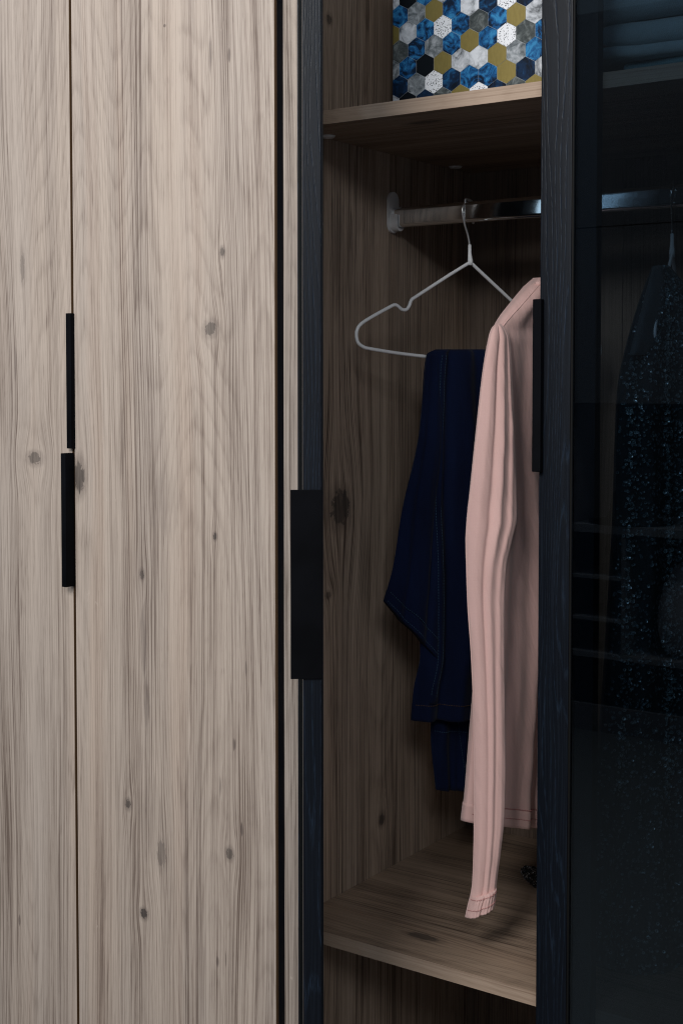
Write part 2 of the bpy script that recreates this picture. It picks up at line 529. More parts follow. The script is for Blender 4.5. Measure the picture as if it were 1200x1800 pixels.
M_gasket = plain('rubber_gasket', (0.002, 0.002, 0.002), 0.7, spec=0.2)
M_chrome = plain('chrome', (0.80, 0.81, 0.82), 0.07, 1.0)
M_plastic = plain('grey_white_plastic', (0.72, 0.72, 0.73), 0.4)
M_white = plain('white_rubber_coating', (0.86, 0.87, 0.89), 0.4)

def glass_mat():
    N = NT('smoked_glass')
    t = N.t
    t.nodes.remove(N.b)
    tr = N.node('ShaderNodeBsdfTransparent')
    tr.inputs[0].default_value = (0.44, 0.50, 0.545, 1)
    gl = N.node('ShaderNodeBsdfGlossy')
    gl.inputs['Roughness'].default_value = 0.0
    gl.inputs['Color'].default_value = (0.72, 0.88, 1.0, 1)
    fr = N.node('ShaderNodeFresnel')
    fr.inputs['IOR'].default_value = 1.5
    mx = N.node('ShaderNodeMixShader')
    N.link(fr.outputs[0], mx.inputs[0])
    N.link(tr.outputs[0], mx.inputs[1])
    N.link(gl.outputs[0], mx.inputs[2])
    N.link(mx.outputs[0], N.out.inputs['Surface'])
    return N.m
M_glass = glass_mat()

# ------------------------------------------------------------------ room
floor_bm = boxbm(-4, 4, -5, 1.0, -0.05, 0.0)
fl = obj('floor', floor_bm, plain('floor_boards', (0.12, 0.115, 0.11), 0.5), None, False)
fl['kind'] = 'structure'

# the dresser on the other side of the room, seen as a reflection in the smoked glass
M_dresser = plain('dresser_lacquer', (0.19, 0.175, 0.18), 0.5)
M_dresser_in = plain('dresser_inside', (0.06, 0.06, 0.07), 0.6)
ds = thing('dresser', 'tall dresser with open niche and cubbies, reflected in the smoked glass', 'dresser', (0.0, -3.35, 0.0))
def dpart(nm, a, m): obj(nm, boxbm(*a), m, ds, False)
DX0, DX1, DY = -1.03, 0.9, -3.15
dpart('back_panel', (DX0, DX1, -3.60, -3.585, 0, 2.7), M_dresser_in)
dpart('side_panel', (DX0, DX0 + .02, -3.584, DY - .02, 0, 2.7), M_dresser)
dpart('upper_door', (DX0, -0.90, DY - .018, DY, 1.245, 1.90), M_dresser)
dpart('upper_door', (-0.897, DX1, DY - .018, DY, 1.245, 1.90), M_dresser)
dpart('upper_door', (DX0, DX1, DY - .018, DY, 1.905, 2.7), M_dresser)
M_dresser_edge = plain('dresser_edge', (0.25, 0.235, 0.24), 0.5)
dpart('counter', (DX0 + .021, DX1, -3.584, DY, 0.755, 0.785), M_dresser_edge)
dpart('lower_shelf', (DX0 + .021, DX1, -3.584, DY, 0.28, 0.30), M_dresser_edge)
dpart('divider', (-0.80, -0.785, -3.584, DY - .005, 0.301, 0.754), M_dresser)
dpart('divider', (-0.40, -0.385, -3.584, DY - .005, 0.301, 0.754), M_dresser)
for zz in (0.42, 0.58): dpart('cubby_shelf', (DX0 + .021, -0.801, -3.584, DY - .004, zz, zz + .012), M_dresser_edge)
dpart('drawer_front', (DX0, DX1, DY - .018, DY + .0, 0.0, -0.0 + 0.10), M_dresser)
def lathe(bm, prof, c, n=24):
    rings = [[bm.verts.new((c[0] + r_ * math.cos(2 * math.pi * k / n), c[1] + r_ * math.sin(2 * math.pi * k / n), c[2] + z_)) for k in range(n)] for r_, z_ in prof]
    for a_, b_ in zip(rings, rings[1:]):
        for k in range(n):
            bm.faces.new((a_[k], a_[(k + 1) % n], b_[(k + 1) % n], b_[k]))
    bm.faces.new(rings[0]); bm.faces.new(rings[-1])
    return bm
vz = thing('vase', 'grey egg shaped vase in the dresser cubby, reflected in the glass', 'vase', (-0.60, -3.28, 0.30))
obj('vase_body', lathe(bmesh.new(), [(0.001, 0.0), (0.055, 0.004), (0.088, 0.05), (0.100, 0.12), (0.094, 0.20), (0.07, 0.28), (0.036, 0.335), (0.012, 0.352), (0.001, 0.355)], (-0.60, -3.28, 0.301)), plain('grey_ceramic', (0.40, 0.37, 0.38), 0.5), vz)
hl = thing('hat', 'dark felt hat on the dresser counter, reflected in the glass', 'hat', (-0.86, -3.27, 0.785))
obj('hat_body', lathe(bmesh.new(), [(0.16, 0.0), (0.165, 0.006), (0.10, 0.015), (0.085, 0.05), (0.075, 0.11), (0.05, 0.135), (0.001, 0.14)], (-0.82, -3.30, 0.786)), plain('black_felt', (0.006, 0.006, 0.007), 0.9), hl)

# ------------------------------------------------------------------ closed wardrobe (pale oak doors)
ZB, ZT = 0.09, 2.36
XB = -0.0050                                       # right edge of the second oak door
XA = -0.4357                                       # right edge of the first oak door
wa = thing('wardrobe', 'closed wardrobe on the left with two pale knotty oak doors and slim black handles', 'wardrobe', (-0.437, 0.0, 0.0))
def carcass_closed():
    bm = bmesh.new()
    box(bm, -0.885, -0.867, 0.002, 0.55, 0.0, ZT)
    box(bm, -0.026, -0.0085, 0.002, 0.55, 0.0, ZT)
    box(bm, -0.8665, -0.0265, 0.002, 0.5495, ZT - 0.02, ZT - 0.001)
    box(bm, -0.8665, -0.0265, 0.002, 0.5495, 0.07, 0.089)
    box(bm, -0.8665, -0.0265, 0.53, 0.549, 0.0895, ZT - 0.0205)
    box(bm, -0.8665, -0.0265, 0.03, 0.05, 0.0, 0.0695)
    obj('carcass', bm, M_void, wa, False)
carcass_closed()
def oak_door(x0, x1, parent):
    d = obj('oak_door', boxbm(x0, x1 - 0.0008, -0.025, -0.0185, ZB, ZT, 0.0006), M_door, parent, False)
    obj('edge_band', boxbm(x1 - 0.0007, x1, -0.0246, -0.0190, ZB, ZT), M_brown, d, False)
    obj('edge_profile', boxbm(x0, x1 - 0.0003, -0.0182, -0.003, ZB, ZT, 0.0004), M_profile, d, False)
    return d
dA = oak_door(-0.866, XA, wa)
dB = oak_door(XA + 0.0052, XB, wa)
def low_handle(bm, x1, z0, z1):
    """plate wrapped round the door edge with a lip standing proud of the front"""
    box(bm, x1 - 0.0075, x1 + 0.0022, -0.046, -0.0255, z0, z1, 0.0012)
obj('handle', boxbm(XA - 0.0072, XA + 0.0040, -0.0455, -0.0253, 0.9935, 1.219, 0.0011), M_black, dA, True, 30)
obj('handle', boxbm(XA - 0.0042, XA + 0.0075, -0.0345, -0.0253, 1.2265, 1.4535, 0.0011), M_black, dB, True, 30)

# ------------------------------------------------------------------ open wardrobe (glass doors)
wb = thing('wardrobe', 'open wardrobe with knotty oak inside and black framed smoked glass doors', 'wardrobe', (0.43, 0.27, 0.0))
XR = 0.86
WALLZ0, WALLZ1 = 0.09, 2.34
obj('side_panel', boxbm(-0.0075, 0.0, 0.0, 0.5735, 0.0, ZT), M_wall, wb, False)
obj('side_panel', boxbm(XR, XR + 0.018, -0.002, 0.5735, 0.0, ZT), M_wall, wb, False)
obj('edge_strip', boxbm(0.0024, 0.0385, -0.0135, -0.0008, 0.0, ZT, 0.0005), M_strip, wb, False)
# back boards
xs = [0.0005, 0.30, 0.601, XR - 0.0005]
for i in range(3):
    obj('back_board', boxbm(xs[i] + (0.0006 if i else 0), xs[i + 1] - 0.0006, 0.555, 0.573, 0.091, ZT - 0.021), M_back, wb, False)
obj('top_panel', boxbm(0.0005, XR - 0.0005, 0.017, 0.573, ZT - 0.02, ZT - 0.001), M_shelf, wb, False)
obj('bottom_panel', boxbm(0.0005, XR - 0.0005, 0.017, 0.573, 0.07, 0.09), M_shelf, wb, False)
def shelf(z0, z1):
    s = obj('shelf', boxbm(0.0006, XR - 0.0006, 0.0012, 0.5545, z0, z1), M_shelf, wb, False)
    obj('edge_band', boxbm(0.0006, XR - 0.0006, 0.0, 0.0011, z0 + 0.0001, z1 - 0.0001), M_edge, s, False)
    return s
SH_T = 1.7400
sh_up = shelf(1.7195, SH_T)
sh_lo = shelf(0.4885, 0.5085)
def disc(bm, c, r, h, n=24):
    ringb = [bm.verts.new((c[0] + r * math.cos(2 * math.pi * k / n), c[1] + r * math.sin(2 * math.pi * k / n), c[2])) for k in range(n)]
    ringt = [bm.verts.new((c[0] + r * .8 * math.cos(2 * math.pi * k / n), c[1] + r * .8 * math.sin(2 * math.pi * k / n), c[2] - h)) for k in range(n)]
    bm.faces.new(ringt)
    bm.faces.new(ringb)
    for k in range(n):
        bm.faces.new((ringb[k], ringb[(k + 1) % n], ringt[(k + 1) % n], ringt[k]))
    return bm
for (px, py) in ((576, 239), (800, 293)):
    p = atZ(px, py, 1.719)
    obj('shelf_fixing_cap', disc(bmesh.new(), (p.x, p.y, 1.7192), 0.012, 0.003), M_plastic, sh_up, True, 30)

# glass doors -----------------------------------------------------------------
STW = 0.0440
def glass_door(w, handle_low):
    """door in its own frame: hinge axis at the origin, leaf along +X, front towards -Y; returns bmeshes"""
    t0, t1 = -0.011, 0.011
    parts = {}
    bm = bmesh.new()
    box(bm, w - STW, w, t0, t1, ZB, ZT, 0.0008)
    parts['free_stile'] = bm
    bm = bmesh.new()
    box(bm, 0, STW, t0, t1, ZB, ZT, 0.0008)
    parts['hinge_stile'] = bm
    bm = bmesh.new()
    box(bm, STW + 0.0002, w - STW - 0.0002, t0 + 0.0005, t1 - 0.0005, ZT - STW, ZT, 0.0006)
    parts['top_rail'] = bm
    bm = bmesh.new()
    box(bm, STW + 0.0002, w - STW - 0.0002, t0 + 0.0005, t1 - 0.0005, ZB, ZB + STW, 0.0006)
    parts['bottom_rail'] = bm
    bm = bmesh.new()
    box(bm, STW + 0.001, w - STW - 0.001, t0 + 0.004, t0 + 0.008, ZB + STW + 0.001, ZT - STW - 0.001)
    parts['glass_pane'] = bm
    bm = bmesh.new()
    for (a, b) in ((STW + 0.0003, STW + 0.0028), (w - STW - 0.0028, w - STW - 0.0003)):
        box(bm, a, b, t0 + 0.0012, t0 + 0.0038, ZB + STW, ZT - STW)
    parts['gasket'] = bm
    bm = bmesh.new()                                   # backing profile seen through the edge of the glass
    for (a, b) in ((STW + 0.0004, STW + 0.031), (w - STW - 0.031, w - STW - 0.0004)):
        box(bm, a, b, t0 + 0.0085, t1 + 0.004, ZB + STW, ZT - STW, 0.0005)
    parts['backing_profile'] = bm
    bm = bmesh.new()
    if handle_low:
        box(bm, w + 0.0002, w + 0.0024, t0 - 0.0150, t1 + 0.0014, 0.9835, 1.2125, 0.0006)
        box(bm, w - 0.006, w + 0.0001, t1 + 0.0002, t1 + 0.0016, 0.9845, 1.2115, 0.0004)
    else:
        box(bm, w - 0.0062, w + 0.0060, t0 - 0.0095, t0 - 0.0003, 1.2225, 1.4495, 0.0011)
    parts['handle'] = bm
    return parts
MATS = dict(free_stile=M_ash, hinge_stile=M_ash, top_rail=M_ash, bottom_rail=M_ash, glass_pane=M_glass, gasket=M_gasket, backing_profile=M_profile, handle=M_black)
def place_door(parts, M, parent):
    loc = M.to_translation()
    d = None
    for nm, bm in parts.items():
        bmesh.ops.transform(bm, matrix=M, verts=bm.verts)
        if nm == 'free_stile':
            d = obj('glass_door', bm, M_ash, parent, False)
        else:
            obj({'free_stile': 'stile', 'hinge_stile': 'stile'}.get(nm, nm), bm, MATS[nm], d, False)
    return d
# left leaf, swung open about 52 degrees so that its free edge faces the viewer
OPEN = 52.35
Mo = Matrix.Translation((0.0425, -0.014, 0)) @ Matrix.Rotation(rad(-OPEN), 4, 'Z')
place_door(glass_door(0.400, True), Mo, wb)
# right leaf, closed: hinge on the right, so mirrored
wr = 0.425
Mr = Matrix.Translation((0.4346 + wr, -0.014, 0)) @ Matrix.Scale(-1, 4, (1, 0, 0))
place_door(glass_door(wr, False), Mr, wb)

# hanging rail -----------------------------------------------------------------
RY, RZ = 0.2895, 1.6135
def stadium(h, w, n=10):
    """profile in (y, z): tall rounded bar"""
    r = w / 2
    pts = []
    for k in range(n + 1):
        a = math.pi * k / n
        pts.append((r * math.cos(a), h / 2 - r + r * math.sin(a)))
    for k in range(n + 1):
        a = math.pi + math.pi * k / n
        pts.append((r * math.cos(a), -h / 2 + r + r * math.sin(a)))
    return pts
def extrude_x(bm, prof, x0, x1, cy, cz):
    a = [bm.verts.new((x0, cy + p[0], cz + p[1])) for p in prof]
    b = [bm.verts.new((x1, cy + p[0], cz + p[1])) for p in prof]
    n = len(prof)
    for k in range(n):
        bm.faces.new((a[k], a[(k + 1) % n], b[(k + 1) % n], b[k]))
    bm.faces.new(a)
    bm.faces.new(b)
    return bm
def rrect(h, w, r, n=6):
    pts = []
    for (cy, cz, a0) in ((w / 2 - r, h / 2 - r, 0), (-w / 2 + r, h / 2 - r, 90), (-w / 2 + r, -h / 2 + r, 180), (w / 2 - r, -h / 2 + r, 270)):
        for k in range(n + 1):
            a = rad(a0 + 90 * k / n)
            pts.append((cy + r * math.cos(a), cz + r * math.sin(a)))
    return pts
rail = obj('hanging_rail', extrude_x(bmesh.new(), rrect(0.0335, 0.0155, 0.0065), 0.0035, XR - 0.0035, RY, RZ), M_chrome, wb, True, 40)
for xa, xb, xc in ((0.0003, 0.0045, 0.017), (XR - 0.0003, XR - 0.0045, XR - 0.017)):
    bm = bmesh.new()
    extrude_x(bm, stadium(0.069, 0.031), xa, xb, RY, 1.6225)
    # cup holding the rail: U-shaped shell
    outer, inner = [], []
    for k in range(13):
        a = math.pi + math.pi * k / 12
        outer.append((0.0135 * math.cos(a), -0.0095 + 0.0135 * math.sin(a)))
        inner.append((0.0088 * math.cos(a), -0.0095 + 0.0088 * math.sin(a)))
    prof = [(-0.0135, 0.0045)] + outer + [(0.0135, 0.0045), (0.0088, 0.0045)] + inner[::-1] + [(-0.0088, 0.0045)]
    extrude_x(bm, prof, xb, xc, RY, RZ)
    obj('rail_bracket', bm, M_plastic, rail, True, 35)

# ------------------------------------------------------------------ patterned storage box
BY = 0.055
bx0 = atY(690, 100, BY).x
BX1, BZ1 = 0.43, SH_T + 0.30
box_t = thing('storage_box', 'storage box printed with blue, gold, grey and white hexagons on upper shelf', 'box', (0.30, 0.17, SH_T))
def paint(name, lo, mid, hi, scale, seed, p0=0.3, p1=0.7, rough=0.4, spec=0.2):
    N = NT(name)
    x, y, z, P = N.pos()
    v = N.xyz(N.add(x, seed), y, z)
    n = N.noise(v, scale, 5.0, 0.62, 1.2)
    n2 = N.noise(v, scale * 3.3, 3.0, 0.6, 0.6)
    f = N.map(N.add(N.mul(n, 0.8), N.mul(n2, 0.2)), p0, p1)
    c = N.mix(N.map(f, 0.0, 0.5), lo, mid)
    c = N.mix(N.map(f, 0.5, 1.0), c, hi)
    return N.set(color=c, rough=rough, spec=spec).m
def speckle():
    N = NT('print_speckle')
    x, y, z, P = N.pos()
    v = N.node('ShaderNodeTexVoronoi')
    N.link(P, v.inputs['Vector'])
    v.inputs['Scale'].default_value = 520.0
    n = N.noise(P, 160.0, 2.0)
    f = N.m_('MULTIPLY', N.map(v.outputs['Distance'], 0.40, 0.30), N.map(n, 0.44, 0.50))
    return N.set(color=N.mix(f, (0.80, 0.81, 0.84), (0.01, 0.012, 0.018)), rough=0.35).m
def gold():
    N = NT('print_gold')
    x, y, z, P = N.pos()
    n = N.noise(N.xyz(N.mul(x, 300.0), 0.0, N.mul(z, 90.0)), 1.0, 2.0)
    return N.set(color=N.mix(n, (0.185, 0.135, 0.030), (0.27, 0.205, 0.055)), rough=0.42, metal=0.35, spec=0.5).m
HM = [paint('print_blue', (0.002, 0.010, 0.030), (0.008, 0.085, 0.24), (0.035, 0.22, 0.45), 52, 0.0, 0.42, 0.61),
      paint('print_navy', (0.001, 0.004, 0.012), (0.003, 0.02, 0.06), (0.012, 0.09, 0.22), 52, 3.0, 0.40, 0.66),
      gold(),
      paint('print_white_marble', (0.03, 0.035, 0.04), (0.42, 0.44, 0.47), (0.66, 0.68, 0.72), 40, 7.0, 0.34, 0.60),
      paint('print_grey_marble', (0.04, 0.05, 0.055), (0.20, 0.22, 0.235), (0.46, 0.48, 0.51), 60, 11.0, 0.34, 0.68),
      paint('print_dark_grey', (0.015, 0.02, 0.022), (0.07, 0.08, 0.08), (0.20, 0.22, 0.22), 70, 15.0),
      speckle(),
      plain('print_black', (0.002, 0.003, 0.005), 0.4, 0.0, 0.15)]
KEY = dict(B=0, N=1, G=2, W=3, M=4, D=5, S=6, K=7)
# pattern rows read off the photo (left to right); value = first hexagon's place in the zoomed picture
hexrows = [((120, -150), 'WBMNBGWBDM'), ((55, -65), 'BNMBWBGNBSB'), ((120, 30 - 1), None)]
ROWS = [(-1, 'NWBGMBSBMG'), (0, 'WKBWBDWNMB'), (1, 'BMGBWNSNWB'), (2, 'GWBSBDBGWB'), (3, 'DBMBGBSDBM'), (4, 'MBKGWWGMBN'), (5, 'NMSNBBGNWB'), (6, 'WKNDGSNDGB')]
S8 = 4.138
def pxz(u, v):
    return atY(670 + u / S8, v / S8, BY)
# lattice from two measured centres: row 3 begins (130,375); row 5 begins (130,640)
o3 = pxz(130, 375)
e3 = pxz(1047, 230)
HW = (e3.x - o3.x) / 7.0
HH = HW / 0.866
zc3 = (o3.z + e3.z) / 2
def clip_poly(poly, x0, x1, z0, z1):
    def cl(p, inside, inter):
        out = []
        for i in range(len(p)):
            a, b = p[i - 1], p[i]
            if inside(b):
                if not inside(a):
                    out.append(inter(a, b))
                out.append(b)
            elif inside(a):
                out.append(inter(a, b))
        return out
    def ix(c):
        return lambda a, b: (c, a[1] + (b[1] - a[1]) * (c - a[0]) / (b[0] - a[0]))
    def iz(c):
        return lambda a, b: (a[0] + (b[0] - a[0]) * (c - a[1]) / (b[1] - a[1]), c)
    for ins, it in ((lambda q: q[0] >= x0, ix(x0)), (lambda q: q[0] <= x1, ix(x1)), (lambda q: q[1] >= z0, iz(z0)), (lambda q: q[1] <= z1, iz(z1))):
        if poly:
            poly = cl(poly, ins, it)
    return poly
obj('carton', boxbm(bx0, BX1, BY + 0.0005, 0.30, SH_T, BZ1, 0.001), plain('print_outline', (0.42, 0.44, 0.46), 0.4), box_t, False)
hb = bmesh.new()
allrows = dict(ROWS)
for r in range(-6, 8):
    pat = allrows.get(r) or ''.join(random.choice('BNGWMDSB') for _ in range(14))
    cz = zc3 - (r - 3) * 0.75 * HH
    sh = 0.0 if (r % 2) else -0.5
    for k in range(-1, 15):
        cx = o3.x + (k + sh) * HW
        ch = pat[k % len(pat)] if k >= 0 else 'N'
        poly = [(cx + 0.5 * HW * 0.985 / 0.866 * math.sin(rad(60 * i)), cz + 0.5 * HH * 0.985 * math.cos(rad(60 * i))) for i in range(6)]
        poly = clip_poly(poly, bx0 + 0.0004, BX1 - 0.0004, SH_T + 0.0006, BZ1 - 0.0006)
        if len(poly) < 3:
            continue
        f = hb.faces.new([hb.verts.new((p[0], BY, p[1])) for p in poly])
        f.material_index = KEY[ch]
hf = obj('printed_face', hb, HM, box_t, False)

# ------------------------------------------------------------------ hangers
def hanger(name, label, C0, dirv, tilt, wire_mat=M_white, xoff=0.0, left_pts=None, mir=True, sign=1.0):
    """C0: point on the rail's axis, dirv: unit direction of the left arm in plan"""
    t = thing(name, label, 'clothes hanger', (C0.x, C0.y, RZ + 0.018), 'wire clothes hangers on the rail')
    return t
H1C = atY(822, 400, RY)
d1 = Vector((-0.413, -0.911, 0)).normalized()
n1 = Vector((d1.y, -d1.x, 0))
def on1(px, py):
    return atPlane(px, py, (H1C.x, RY, 1.5), n1)
G_H = 'wire clothes hangers on the rail'
h1 = thing('clothes_hanger', 'white wire clothes hanger with notched shoulder, carrying the dark jeans', 'clothes hanger', (H1C.x, RY, RZ + 0.018), G_H)
left = [on1(*p) for p in ((826, 461), (790, 483), (733, 520), (723, 527), (719, 537), (714, 544), (706, 544), (699, 538), (693, 536), (684, 540), (655, 556), (636, 568), (628, 578), (626, 590), (629, 602), (637, 609), (650, 613), (700, 621), (750, 627))]
bar_dir = (left[-1] - left[-3]).normalized()
joint = left[0]
# right half: arm, end curve and back along the bar
arm_r = on1(905, 535)
far_end = joint + (arm_r - joint).normalized() * 0.215
bar_end = left[-1] + bar_dir * 0.245
right = [joint, joint.lerp(arm_r, 0.5), arm_r, far_end]
mid = (far_end + bar_end) / 2 + d1 * -0.016
bm = bmesh.new()
tube(bm, catmull(left, 5), 0.0028, 10)
tube(bm, catmull([joint + (arm_r - joint).normalized() * 0.001, joint.lerp(arm_r, .5), arm_r, joint.lerp(far_end, .8), far_end, mid, bar_end, bar_end - bar_dir * 0.05, left[-1] + bar_dir * 0.1, left[-1]], 5), 0.0028, 10)
frame1 = obj('hanger_frame', bm, M_white, h1)
bm = bmesh.new()
tube(bm, [on1(826, 466), on1(826, 458), on1(825, 445), on1(825, 430)], [0.0046, 0.0044, 0.0029, 0.0027], 12)
obj('neck_sleeve', bm, M_white, h1)
def hook_pts(base, dplan, top=RZ + 0.0205):
    """hook over the rail, in the vertical plane along dplan; base = top of the neck sleeve"""
    c = Vector((base.x, base.y, 0))
    pts = []
    R = 0.0165
    zc = top - R
    prof = [(0.0, base.z), (0.002, base.z + 0.012), (0.010, base.z + 0.032), (R * 0.98, zc - 0.008)]
    for k in range(0, 11):
        a = math.pi * k / 10 * 1.12
        prof.append((R * math.cos(a), zc + R * math.sin(a)))
    return [Vector((base.x + dplan.x * u_, base.y + dplan.y * u_, z_)) for u_, z_ in prof]
hb1 = on1(825, 430)
hb1 = Vector((H1C.x + (hb1.x - H1C.x), hb1.y, hb1.z))
bm = bmesh.new()
hk = [on1(*p) for p in ((825, 432), (822, 414), (817, 397), (813.5, 382), (812, 371), (813.5, 363), (817.5, 357))]
hx, hy = H1C.x, RY
top = RZ + 0.0168 + 0.0016
hk += [Vector((hx + d1.x * u_, hy + d1.y * u_, z_)) for u_, z_ in ((0.006, top + 0.0012), (0.0, top + 0.002), (-0.0075, top - 0.001), (-0.0125, top - 0.008), (-0.0135, top - 0.018), (-0.012, top - 0.030), (-0.010, top - 0.036))]
tube(bm, catmull(hk, 4), 0.0019, 10)
obj('hook', bm, plain('bright_wire', (0.85, 0.85, 0.86), 0.28, 0.85), h1)

# ------------------------------------------------------------------ jeans
M_denim = cloth_mat('dark_denim', (0.0055, 0.0140, 0.056), (0.0006, 0.0015, 0.0085), 2600.0, 0.92, 0.04, 0.35, True, 0.6)
M_denim_stitch = plain('navy_seam_thread', (0.012, 0.040, 0.085), 0.8)
M_orange = plain('orange_thread', (0.06, 0.030, 0.012), 0.8)
jl = left[-1]
jeans = thing('jeans', 'dark navy blue jeans folded over the bar of the white hanger', 'jeans', (jl.x + 0.04, jl.y + 0.1, 0.72))
Yb0 = on1(752, 627).y           # depth of the bar where the cloth begins
Yb1 = on1(850, 640).y
# near leg, over the bar and down to its hem
legA = Cloth([(614, 765, 856, Yb0 + .010, Yb0 + .105, .005), (617, 756, 860, Yb0 - .001, Yb0 + .11, .014), (624, 749, 862, Yb0 - .006, Yb0 + .11, .020), (660, 744, 862, Yb0 - .010, Yb0 + .11, .024), (760, 739, 866, Yb0 - .014, Yb0 + .11, .026),
              (900, 733, 868, Yb0 - .018, Yb0 + .11, .028), (1040, 736, 868, Yb0 - .016, Yb0 + .11, .030), (1150, 738, 866, Yb0 - .014, Yb0 + .11, .030), (1215, 726, 864, Yb0 - .016, Yb0 + .11, .028), (1266, 722, 862, Yb0 - .016, Yb0 + .11, .026)],
             [(.010, .16, .02, .08, 0), (-.016, .33, .06, .06, 0), (.012, .55, -.05, .10, 0), (-.012, .76, .05, .07, 0)], (0.45, 1.0), 0.42, bottom=lambda v: (0.0, -4.0 * v))
bodyj = obj('near_leg', legA.build(bmesh.new(), 60, 110), M_denim, jeans)
# outer flap that swings out towards the left, with its slanting hem
flap = Cloth([(622, 750, 776, Yb0 - .010, Yb0 + .020, .010), (660, 746, 778, Yb0 - .016, Yb0 + .018, .016), (760, 737, 778, Yb0 - .028, Yb0 + .014, .020), (900, 706, 775, Yb0 - .052, Yb0 + .010, .022),
              (1000, 690, 772, Yb0 - .066, Yb0 + .004, .022), (1062, 674, 768, Yb0 - .078, Yb0, .022)],
             [(-.008, .30, .15, .08, 0), (.010, .55, .1, .12, 0), (-.008, .80, -.1, .06, 0)], (0.3, 1.0), 0.42, bottom=lambda v: (-6.0 * max(0.0, v) ** 6, 96.0 * max(0.0, v) ** 3))
obj('outer_flap', flap.build(bmesh.new(), 40, 90), M_denim, jeans)
bm = flap.build(bmesh.new(), 40, 6, 0.955, 1.0, 0.0016)
obj('flap_hem', bm, M_denim, jeans)
# far leg hanging lower behind
legB = Cloth([(640, 772, 856, Yb0 + .045, Yb0 + .12, .012), (900, 762, 850, Yb0 + .045, Yb0 + .12, .02), (1200, 758, 838, Yb0 + .045, Yb0 + .12, .022), (1290, 757, 832, Yb0 + .042, Yb0 + .115, .022), (1388, 766, 824, Yb0 + .042, Yb0 + .11, .020)],
             [(.006, 1.9, .7, .2), (.003, 4.4, .1, .3)], (0.4, 1.0), 0.35)
obj('far_leg', legB.build(bmesh.new(), 40, 80), M_denim, jeans)
# seams
obj('side_seam_band', legA.build(bmesh.new(), 14, 110, 0.012, 0.952, 0.0016, True, True, 0.150, 0.250), M_denim, jeans)
bm = bmesh.new()
legA.line(bm, [(0.165, v) for v in [i / 60 for i in range(1, 57)]], 0.0008, 0.0020, 0.0045)
legA.line(bm, [(0.238, v) for v in [i / 60 for i in range(1, 57)]], 0.0006, 0.0020, 0.0045)
flap.line(bm, [(s, 0.952 + 0.002 * math.sin(9 * s)) for s in [i / 30 for i in range(1, 30)]], 0.0007, 0.0020, 0.004)
flap.line(bm, [(s, 0.990) for s in [i / 30 for i in range(1, 30)]], 0.0007, 0.0020, 0.004)
legB.line(bm, [(s, 0.86) for s in [i / 30 for i in range(1, 30)]], 0.0007, 0.0006, 0.004)
legB.line(bm, [(0.55 + 0.16 * (v - .83) / .15, v) for v in [0.83 + 0.15 * i / 20 for i in range(21)]], 0.0007, 0.0006, 0.004)
obj('side_seam', bm, M_denim_stitch, jeans, kind='stuff')
bm = legA.build(bmesh.new(), 60, 6, 0.955, 1.0, 0.0013)
obj('leg_hem', bm, M_denim, jeans)
bm = bmesh.new()
legA.line(bm, [(s, 0.957) for s in [i / 50 for i in range(1, 50)]], 0.0007, 0.0018, 0.0040)
obj('hem_stitching', bm, M_orange, jeans, kind='stuff')

# ------------------------------------------------------------------ pink shirt on its hanger
M_pink = cloth_mat('pink_jersey', (0.80, 0.545, 0.505), (0.68, 0.43, 0.395), 3800.0, 0.9, 0.25, 0.25, False, 0.25)
M_pinkseam = plain('rose_thread', (0.50, 0.23, 0.22), 0.85)
SX = 0.298                                       # plane the shirt hangs in
def yat(px, X=SX):
    return atX(px, 900, X).y
shirt = thing('shirt', 'pale pink long sleeved shirt hanging beside the dark jeans', 'shirt', (SX, RY, 0.60))
Yf = yat(868)                                    # shoulder tip, nearest the viewer
# body: seen from its right side, runs from the front edge back beyond the door stile
body = Cloth([(488, 944, 985, .245, .300, .045), (505, 925, 1000, .205, .315, .055), (535, 899, 1010, .160, .34, .055), (560, 880, 996, .128, .36, .050), (577, 870, 998, .110, .38, .044), (600, 866, 1000, .104, .39, .052), (700, 858, 1000, .108, .39, .058),
              (850, 852, 1000, .108, .39, .062), (1000, 848, 1000, .106, .39, .066), (1150, 842, 1000, .104, .39, .070), (1300, 830, 1000, .100, .39, .074), (1400, 822, 1000, .098, .39, .076), (1452, 816, 1000, .096, .39, .076)],
             [(.016, .34, .04, .055, 0), (-.014, .45, .10, .05, 0), (.011, .55, -.04, .05, 0), (-.008, .20, -.1, .05, 0), (.007, 2.1, .1, -.15), (.0025, 6.3, .3, .25)], (0.05, 1.0), 0.5,
             bottom=lambda v: (-8.0 * v, 0.0))
obj('shirt_body', body.build(bmesh.new(), 80, 120, close_top=False), M_pink, shirt)
# shoulder seam
bm = bmesh.new()
tube(bm, [body.at(0.03 + 0.05 * (1 - v / 0.09), v, 1, 0.0002) for v in [i * 0.09 / 24 for i in range(2, 25)]], 0.0008, 6)
obj('shoulder_seam', bm, M_pink, shirt)
bm = body.build(bmesh.new(), 80, 6, 0.967, 1.0, 0.0012)
obj('bottom_hem', bm, M_pink, shirt)
bm = bmesh.new()
body.line(bm, [(s, 0.967) for s in [i / 90 for i in range(1, 90)]], 0.0008, 0.0015, 0.003)
body.line(bm, [(s, 0.984) for s in [i / 90 for i in range(1, 90)]], 0.0006, 0.0015, 0.003)
obj('hem_stitching', bm, M_pinkseam, shirt, kind='stuff')
# collar band
bm = bmesh.new()
cpts = [body.at(s, 0.012, 1, 0.002) for s in [0.02 + 0.96 * i / 20 for i in range(21)]]
tube(bm, cpts, 0.004, 8)
obj('neck_band', bm, M_pink, shirt)
